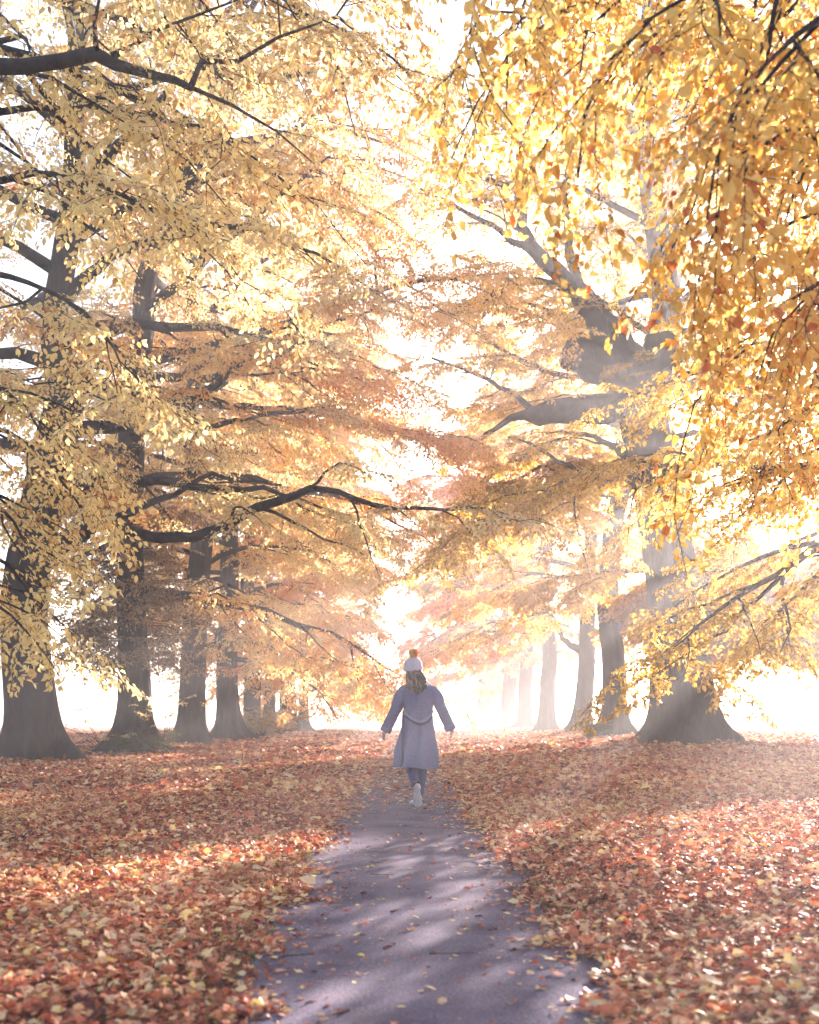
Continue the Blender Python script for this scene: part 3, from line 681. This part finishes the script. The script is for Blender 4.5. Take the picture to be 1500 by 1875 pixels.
add_geo(bb, *skin_geo([J[n] for n in names], [(idx[a], idx[b_]) for a, b_ in edg], [rr[n] for n in names]))
# head: a shaped ellipsoid with brow, nose, cheeks, mouth, chin and ears, turned a little to the left
th = np.linspace(0, 2 * PI, 28, endpoint=False); rings = []
hc = np.array([-.005, .035, 1.585]); yaw = rad(20); Rz = np.array([[math.cos(yaw), -math.sin(yaw), 0], [math.sin(yaw), math.cos(yaw), 0], [0, 0, 1]])
for v in np.linspace(-1, 1, 20):
    c = math.sqrt(max(0, 1 - v * v)); z = v * .115
    x = np.cos(th) * .076 * (c ** .8 if v > 0 else c ** .75); y = np.sin(th) * .096 * c ** .85
    if v < 0: x = x * (1 + .18 * v); y = np.where(y > 0, y * (1 - .06 * v), y * (1 + .35 * v))
    f = np.maximum(np.sin(th), 0)
    nose = np.exp(-((v + .22) / .16) ** 2) * np.exp(-((th - PI / 2) / .17) ** 2) * .022
    brow = np.exp(-((v - .12) / .10) ** 2) * f * .005; eye = -np.exp(-((v - .0) / .08) ** 2) * (np.exp(-((th - PI / 2 - .42) / .2) ** 2) + np.exp(-((th - PI / 2 + .42) / .2) ** 2)) * .007
    lips = np.exp(-((v + .52) / .07) ** 2) * np.exp(-((th - PI / 2) / .28) ** 2) * .007
    y = y + nose + brow + eye + lips
    rings.append((np.stack([x, y, np.full_like(x, z)], -1) @ Rz.T) + hc)
ring_loft(bb, rings)
for sx in (-1, 1):
    e = []
    for a in np.linspace(0, PI, 7):
        k = np.linspace(0, 2 * PI, 8, endpoint=False); r = math.sin(a)
        e.append((np.stack([sx * (.074 + .010 * math.sin(a) * .6 + .006 * np.cos(k) * r), -.005 + .016 * np.sin(k) * r, np.full(8, -.012 + .028 * math.cos(a))], -1) @ Rz.T) + hc)
    ring_loft(bb, e)
# hands: palm and five fingers each
def hand(wr, el, side, curl):
    wr = np.array(wr); f = norm(wr - np.array(el)); f = norm(f + np.array([0, .08, -.15])); out = np.array([side * .45, .9, 0]); n = norm(np.cross(f, out)); s = norm(np.cross(n, f))
    # s: across the palm, towards the thumb (ahead); n: palm normal
    pts = [wr, wr + f * .035, wr + f * .075]; ed = [(0, 1), (1, 2)]; ra = [(.021, .021), (.030, .017), (.034, .014)]
    add_geo(bb, *skin_geo(pts, ed, ra))
    for k, (off, L) in enumerate([(.026, .070), (.009, .078), (-.009, .073), (-.026, .058)]):
        p = wr + f * .068 + s * off; d = f; P_ = [p - f * .02, p]; q = p
        for j, fr_ in enumerate((.45, .32, .23)):
            a = curl * (.55 + .35 * j); d = norm(d * math.cos(a) - n * side * math.sin(a)); q = q + d * L * fr_; P_.append(q)
        add_geo(bb, *skin_geo(P_, [(i, i + 1) for i in range(4)], [.0085, .0088, .0082, .0075, .0062], 1))
    p = wr + f * .025 + s * .022; d = norm(f * .75 + s * .65)
    P_ = [p - s * .01, p + d * .022, p + d * .046, p + d * .046 + norm(d + f * .5 - n * side * .4) * .026]
    add_geo(bb, *skin_geo(P_, [(0, 1), (1, 2), (2, 3)], [.011, .0105, .0095, .0075], 1))
hand(J['wrL'], J['elL'], -1, .30); hand(J['wrR'], J['elR'], 1, .75)
pbuild(bb, 'body', SKIN)

# jeans: two tapered legs and a seat
b = Buf()
for s, ks in (('L', ('hiL', 'knL', 'anL')), ('R', ('hiR', 'knR', 'anR'))):
    h_, k_, a_ = (np.array(J[q]) for q in ks); calf = k_ * .62 + a_ * .38 + np.array([0, -.022, 0]); kn = k_ + np.array([0, .005, 0])
    P, R = resample([h_ + [0, 0, .04], h_ * .5 + k_ * .5, kn, calf, a_ * .8 + k_ * .2, a_ + (a_ - k_) * .02], [.098, .088, .068, .066, .052, .050], .03)
    ph = rng.uniform(0, 6)
    tube(b, P, R, 20, 0, lambda t_, i: 1 + .025 * np.sin(2 * t_ + i * .9 + ph) + .018 * np.sin(5 * t_ - i * .6), cap=False)
V, F = skin_geo([(-.03, 0, .9), (.035, 0, .98), (.10, 0, .9)], [(0, 1), (1, 2)], [.11, .12, .11]); add_geo(b, V, F)
pbuild(b, 'jeans', DENIM)

# coat: body with flared pleated skirt, sleeves, collar
b = Buf(); K_ = 72; th = np.linspace(0, 2 * PI, K_, endpoint=False)
prof = [(1.452, .040, .066, .060), (1.43, .045, .098, .078), (1.405, .050, .138, .090), (1.37, .052, .176, .102), (1.31, .052, .190, .112), (1.22, .052, .180, .114), (1.12, .052, .166, .108), (1.04, .050, .165, .110),
        (.96, .046, .176, .122), (.86, .040, .192, .138), (.74, .030, .210, .150), (.62, .022, .226, .160), (.52, .016, .226, .166), (.446, .012, .232, .170)]
def coat_ring(z, cx, hx, hy, inner=0):
    t = max(0, (1.06 - z) / .6); c, s_ = np.cos(th), np.sin(th)
    se = 2.5; rx = np.sign(c) * np.abs(c) ** (2 / se); ry = np.sign(s_) * np.abs(s_) ** (2 / se)
    fold = t * (.19 * (1 - 2 * np.abs(np.sin(3.5 * th + .9)) ** .7) + .04 * np.cos(11 * th + 2.0) + .03 * np.cos(4 * th + 1.0)) + .016 * np.sin(5 * th + z * 14) + .010 * np.sin(9 * th - z * 23)
    m = 1 + fold - inner
    x = cx + rx * hx * m; y = -.005 + ry * hy * m
    y = y + np.exp(-((th - 1.5 * PI) / .07) ** 2) * .020 * (z < 1.36)           # centre back seam
    y = y - np.exp(-((z - 1.27) / .10) ** 2) * np.maximum(-s_, 0) * .014           # shoulder blades
    zz = z + (-.012 * rx if z < .6 else 0) + .006 * np.sin(3 * th + 1) * t
    return np.stack([x, y, np.broadcast_to(zz, x.shape)], -1)
P_ = np.array(prof); zs = np.linspace(P_[0, 0], P_[-1, 0], 46)
rings = [coat_ring(z, *(np.interp(-z, -P_[:, 0], P_[:, i]) for i in (1, 2, 3))) for z in zs]
ring_loft(b, rings)
inn = [coat_ring(z, *(np.interp(-z, -P_[:, 0], P_[:, i]) for i in (1, 2, 3)), inner=.045) for z in zs[::-1][:24]]
ring_loft(b, [rings[-1]] + inn)
for s in 'LR':
    sh, el, wr = (np.array(J[q + s]) for q in ('sh', 'el', 'wr')); sx = -1 if s == 'L' else 1
    P, R = resample([sh + [-sx * .050, 0, -.012], sh + [sx * .004, 0, -.050], sh * .5 + el * .5 + [sx * .006, 0, 0], el, el * .45 + wr * .55, wr + (wr - el) * .08], [.050, .072, .070, .065, .062, .060], .02)
    ph = rng.uniform(0, 6)
    tube(b, P, R, 28, 0, lambda t_, i: 1 + .030 * np.sin(2 * t_ + i * .55 + ph) + .022 * np.sin(3 * t_ - i * .8) + .012 * np.sin(6 * t_ + i * .4), cap=False)
    Pi = P[::-1][:8]; tube(b, Pi, np.full(8, .052), 28, 0, cap=False)
    d_ = norm(P[-1] - P[-3]); tube(b, [P[-1] - d_ * .05, P[-1] - d_ * .046, P[-1] - .002 * d_, P[-1] + .004 * d_, P[-1] + .002 * d_], [.0615, .0655, .0655, .062, .050], 28, 0, cap=False)
# folded collar
cl = [(1.425, .060, .110, .090), (1.455, .045, .085, .082), (1.478, .040, .072, .074), (1.482, .040, .064, .068), (1.44, .04, .058, .06)]
ring_loft(b, [coat_ring(*q) for q in cl])
coat = pbuild(b, 'coat', WOOL)

# belt: a slack loop across the back, its loops and a long hanging end
def strap(buf, pts, wid, thick=.006, up=(0, 0, 1)):
    P, _ = resample(pts, np.zeros(len(pts)), .012); tg = norm(np.gradient(P, axis=0)); nn = norm(np.cross(tg, np.array([0, -1.0, 0])))
    out = norm(np.cross(nn, tg)); h = wid / 2; rg = []
    for i in range(len(P)):
        rg.append([P[i] - nn[i] * h - out[i] * thick / 2, P[i] + nn[i] * h - out[i] * thick / 2, P[i] + nn[i] * h + out[i] * thick / 2, P[i] - nn[i] * h + out[i] * thick / 2])
    ring_loft(buf, rg, cap0=True, cap1=True)
b = Buf()
strap(b, [(-.125, -.062, 1.10), (-.105, -.112, 1.075), (-.06, -.155, 1.035), (-.012, -.172, 1.002), (.07, -.180, .972), (.15, -.158, 1.0), (.195, -.110, 1.055), (.222, -.060, 1.105)], .024)
belt = pbuild(b, 'belt', BELTM, coat, smooth=False)
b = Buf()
strap(b, [(-.105, -.100, 1.052), (-.06, -.140, 1.012), (-.012, -.158, .976), (.07, -.166, .944), (.15, -.144, .972), (.195, -.098, 1.032)], .034)  # dark strap standing in for the shade beneath the slack belt
pbuild(b, 'belt_shade', DARKW, coat, smooth=False, label='dark strip painting in the shade under the slack belt')
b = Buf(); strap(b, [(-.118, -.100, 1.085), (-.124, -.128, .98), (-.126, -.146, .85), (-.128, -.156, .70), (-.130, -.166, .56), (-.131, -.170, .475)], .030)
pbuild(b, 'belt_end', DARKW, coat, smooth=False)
for x_, y_, z_ in ((-.108, -.121, 1.078), (.204, -.112, 1.07)):
    b = Buf(); strap(b, [(x_, y_, z_ + .035), (x_, y_ - .006, z_), (x_, y_ - .004, z_ - .035)], .010)
    pbuild(b, 'belt_loop', WOOL, coat, smooth=False)

# hair: long loose strands down the back
b = Buf(); g = np.random.default_rng(77)
for k in range(420):
    u = g.uniform(-1, 1); a = u * 1.15; x0 = -.004 + .083 * math.sin(a); y0 = .03 - .090 * math.cos(a) * g.uniform(.85, 1.0)
    ln = g.uniform(.18, .31) * (1 - .25 * abs(u)); x1 = .035 + u * .115 + g.normal(0, .012)
    yb = -.135 - .012 * g.uniform(0, 1); pts = []; w1, w2, p1 = g.normal(0, .008), g.normal(0, .010), g.uniform(0, 6)
    for t_ in np.linspace(0, 1, 8):
        z = 1.575 - ln * t_; e = t_ ** 1.2
        pts.append((x0 + (x1 - x0) * e + w1 * math.sin(6 * t_ + p1) + w2 * t_ * t_, y0 + (yb * (1 - .35 * abs(u) ** 2) - y0) * min(1, t_ * 1.5) + .004 * math.sin(5 * t_ + p1), z))
    tube(b, pts, np.array([.007, .008, .008, .0075, .0065, .0055, .004, .0018]), 4, 0, cap=False, tint=float(np.clip(.45 - .25 * u * (u > 0) + .2 * (u < -.2) + g.normal(0, .22), 0, 1)))
pbuild(b, 'hair', HAIR, tint=True)

# knitted hat with turned-up brim and bobble
b = Buf(); K_ = 96; th = np.linspace(0, 2 * PI, K_, endpoint=False); rings = []
for z, r in ((1.556, .088), (1.553, .098), (1.556, .104), (1.575, .106), (1.600, .105), (1.606, .103), (1.608, .0985), (1.625, .0985), (1.645, .095), (1.667, .086), (1.687, .071), (1.702, .051), (1.711, .028), (1.714, .004)):
    rb = 1 + .018 * np.cos(32 * th) * (r > .03)
    rings.append(np.stack([-.010 + np.cos(th) * r * 1.04 * rb, .030 + np.sin(th) * r * 1.06 * rb, z + .010 * np.sin(th) + .004 * np.cos(th)], -1))
ring_loft(b, rings)
hat = pbuild(b, 'hat', KNIT)
b = Buf(); g = np.random.default_rng(9); pc = np.array([-.004, .028, 1.755])
dirs = norm(g.normal(0, 1, (900, 3)))
for d_ in dirs:
    tg_ = norm(d_ + g.normal(0, .15, 3)); tube(b, [pc + d_ * .022, pc + d_ * .042, pc + d_ * .042 + tg_ * g.uniform(.008, .018)], [.0045, .004, .0016], 4, 0, cap=False)
pbuild(b, 'bobble', MUST, hat)

# white plimsolls: the trailing one up on its toe with the sole showing, the leading one flat
def shoe(M, name_label):
    L = .255; st = np.linspace(0, 1, 22); K = 20; a = np.linspace(0, 2 * PI, K, endpoint=False)
    wdt = np.interp(st, [0, .04, .15, .35, .6, .78, .92, .985, 1], [.012, .024, .034, .034, .043, .047, .038, .020, .006])
    bend = np.interp(st, [0, .6, 1], [0, 0, .0])
    top = np.interp(st, [0, .05, .2, .35, .5, .7, .9, 1], [.075, .088, .090, .086, .068, .050, .040, .024])
    up, so_ = [], []
    for i, s_ in enumerate(st):
        c, sn = np.cos(a), np.sin(a); xx = np.sign(c) * np.abs(c) ** .7 * wdt[i] * (1 - .35 * np.maximum(sn, 0)); zz = np.where(sn > 0, .022 + (top[i] - .022) * np.abs(sn) ** .8, .022 * 1 + .0 * sn)
        up.append((np.stack([xx, np.full(K, s_ * L), zz], -1)) @ M[:3, :3].T + M[:3, 3])
        xx = np.sign(c) * np.abs(c) ** .5 * (wdt[i] + .004); zz = .012 + .013 * np.sign(sn) * np.abs(sn) ** .5
        so_.append((np.stack([xx, np.full(K, s_ * (L + .008) - .004), zz], -1)) @ M[:3, :3].T + M[:3, 3])
    b = Buf(); ring_loft(b, up, cap0=True, cap1=True)
    # ankle collar
    ck = np.linspace(0, 2 * PI, 20, endpoint=False)
    ring_loft(b, [(np.stack([.034 * np.cos(ck) * f, .052 + .050 * np.sin(ck) * f, np.full(20, z) - .006 * np.sin(ck)], -1)) @ M[:3, :3].T + M[:3, 3] for z, f in ((.06, 1.0), (.092, .98), (.104, 1.0), (.102, .9), (.07, .86))])
    for q in range(5):                                           # laces
        y_ = .118 + q * .016; z_ = float(np.interp(y_ / L, st, top)) + .003
        tube(b, (np.array([(-.020, y_, z_ - .006), (0, y_ + .004, z_), (.020, y_, z_ - .006)]) @ M[:3, :3].T + M[:3, 3]), .003, 5, 0)
    o = pbuild(b, 'shoe', WHITE, label=name_label)
    b = Buf(); ring_loft(b, so_, cap0=True, cap1=True); pbuild(b, 'sole', SOLE, o)
def frame(origin, fwd, up):
    f = norm(np.array(fwd, float)); u = np.array(up, float); u = norm(u - f * np.dot(u, f)); r = np.cross(f, u)
    M = np.eye(4); M[:3, 0] = r; M[:3, 1] = f; M[:3, 2] = u; M[:3, 3] = origin; return M
shoe(frame((.030, -.165, .250), (.06, .23, -.97), (0.10, .97, .23)), 'white canvas shoe up on its toe, its grey sole facing back')
shoe(frame((.082, .205, .002), (-.42, .9, .0), (0, 0, 1)), 'white canvas shoe planted flat, toe turned out')

#SMALL
# ------------------------------------------------------------------ shrubs, shoots, twigs, grass
def shrub(label, x, y, h, w_, nst, seed, leafmat, leaf=.08, dens=.8, tint0=.5, cat='shrub', spread=.5, spr=None):
    g = np.random.default_rng(seed); z = float(gh(x, y)); r_ = empty('shrub', (x, y, z), label, cat)
    wd = Buf(); sp, sd_, su, ss = [], [], [], []
    for k in range(nst):
        az = g.uniform(0, 2 * PI); L = h * g.uniform(.6, 1.1); p = np.array([x + math.cos(az) * w_ * .25 * g.uniform(0, 1), y + math.sin(az) * w_ * .25 * g.uniform(0, 1), z - .02])
        Q = wander(g, p, az, rad(90) - spread * g.uniform(.3, 1.3), L, 6, rad(60) - spread, .15); tube(wd, Q, np.linspace(.010, .003, 7), 4, 0, cap=False)
        for q in range(2, 7):
            for _ in range(2 if spr is None else spr):
                if g.uniform() < dens:
                    a2 = g.uniform(0, 2 * PI); sp.append(Q[q]); sd_.append((math.cos(a2), math.sin(a2), g.uniform(-.1, .6))); su.append((g.normal(0, .3), g.normal(0, .3), 1)); ss.append(g.uniform(.25, .55))
    wd.build('stem', TWIG, r_, (x, y, z))
    b = Buf(); place_sprays(b, g, sprays(leaf, False, .2, .7), sp, np.array(sd_), np.array(su), np.array(ss), np.full(len(sp), tint0))
    b.build('leaves', [leafmat, TWIG], r_, (x, y, z), tint=True)
DARKG = leaf_mat('dull_green_leaves', [(0, (.05, .05, .02)), (.5, (.10, .10, .04)), (1, (.22, .19, .07))], .35)
shrub('dark twiggy shrub at the foot of a misty trunk left of the great right-hand trunk', *at(1084, 1312, 41)[:2], .62, .9, 14, 1, DARKG, .1)
shrub('low misty bush round the foot of the fifth trunk in the left row', *at(478, 1312, 52.5)[:2], 1.7, 2.6, 30, 2, OCHRE, .14, tint0=.3)
shrub('leafy thicket between the two faintest trunks of the left row', *at(515, 1312, 66)[:2], 1.9, 2.8, 30, 3, OCHRE, .16, tint0=.3)
shrub('thin bare shoots left of the second trunk with a few yellow leaves', *at(205, 1312, 27.8)[:2], 2.0, 1.1, 13, 4, PALE, .1, dens=.25, spread=.75)
shrub('thin bare shoots right of the second trunk reaching towards the third', *at(298, 1312, 28.2)[:2], 2.2, 1.0, 10, 5, PALE, .1, dens=.18, spread=.5)
shrub('tuft of dark leafy sprouts hugging the foot of the second trunk', *at(258, 1312, 27.9)[:2], .75, 1.2, 22, 6, DARKG, .09, dens=.45, tint0=.3, spread=.8)
shrub('lone dry weed stalk standing in the litter left of the walker', *at(447, 1312, 25.5)[:2], .55, .1, 2, 7, ORANGE, .07, dens=.3, tint0=.0, spread=.15, cat='weed')

def stick(px, py, L, ang, r, seed, label):
    g = np.random.default_rng(seed); d = CAM_H * FPX / (py - HZ); x, y, _ = at(px, HZ, d); z = float(gh(x, y)) + .038
    n = 7; pts = [np.array([math.cos(ang) * L * (i / n - .5), math.sin(ang) * L * (i / n - .5), 0]) + g.normal(0, L * .018, 3) * [1, 1, .25] for i in range(n + 1)]
    b = Buf(); tube(b, pts, np.linspace(r, r * .4, n + 1), 6, 0)
    q = pts[4]; tube(b, [q, q + np.array([math.cos(ang + .6), math.sin(ang + .6), .1]) * L * .18], [r * .6, r * .3], 5, 0)
    o = b.build('fallen_twig', TWIG); o.location = (x, y, z); prop(o, label, 'twig')
stick(828, 1762, .20, .12, .004, 1, 'long thin dark twig lying across the path in the foreground')
stick(700, 1612, .16, -.2, .004, 2, 'short dark twig lying crosswise farther up the path, behind the long one')
stick(545, 1765, .14, .3, .0035, 3, 'small dark twig near the left edge of the path')

g = np.random.default_rng(21); n = 5200
yy = g.uniform(1.4, 8.5, n); sx = g.choice([-1, 1], n); xx = path_c(yy) + sx * (path_w(yy) + np.abs(g.normal(.05, .22, n)))
kp = np.sin(yy * 2.1 + sx * 1.3) + np.sin(xx * 5) * .5 > -.2; xx, yy = xx[kp], yy[kp]; n = len(xx)
az = g.uniform(0, 2 * PI, n); hgt = g.uniform(.03, .085, n); ln = g.uniform(.01, .05, n); zz = gh(xx, yy)
p0 = np.stack([xx, yy, zz], -1); dv = np.stack([np.cos(az), np.sin(az), np.zeros(n)], -1); sv = np.stack([-np.sin(az), np.cos(az), np.zeros(n)], -1) * .0022
mid = p0 + dv * (ln * .35)[:, None] + np.stack([np.zeros(n)] * 2 + [hgt * .6], -1); tip = p0 + dv * ln[:, None] + np.stack([np.zeros(n)] * 2 + [hgt], -1)
V = np.stack([p0 - sv, p0 + sv, mid + sv * .8, mid - sv * .8, tip], 1); o5 = (np.arange(n) * 5)[:, None]
b = Buf(); tb = np.repeat(g.uniform(0, 1, n), 1); b.add(V.reshape(-1, 3), o5 + np.array([[0, 1, 2, 3]]), 0, tb); b.add(V.reshape(-1, 3), o5 + np.array([[3, 2, 4]]), 0, tb)
GRASS = leaf_mat('dry_grass', [(0, (.05, .055, .02)), (.6, (.11, .11, .04)), (1, (.28, .23, .10))], .3)
prop(b.build('grass', GRASS, tint=True), 'short sparse grass showing through the litter along the path edges', 'grass', kind='stuff')

#HAZE
# ------------------------------------------------------------------ haze
m, nt, out = newmat('mist')
pv = nt.nodes.new('ShaderNodeVolumePrincipled'); pv.inputs['Color'].default_value = (.96, .93, .97, 1)
pv.inputs['Density'].default_value = .0038; pv.inputs['Anisotropy'].default_value = .5
nt.links.new(pv.outputs[0], out.inputs['Volume'])
bm = bmesh.new(); bmesh.ops.create_cube(bm, size=1)
me = bpy.data.meshes.new('haze'); bm.to_mesh(me); bm.free(); me.materials.append(m)
hz = bpy.data.objects.new('haze', me); COL.objects.link(hz)
hz.scale = (404, 316, 30); hz.location = (0, 145, 12)
prop(hz, 'pale morning mist hanging in the whole avenue', 'haze', kind='stuff')
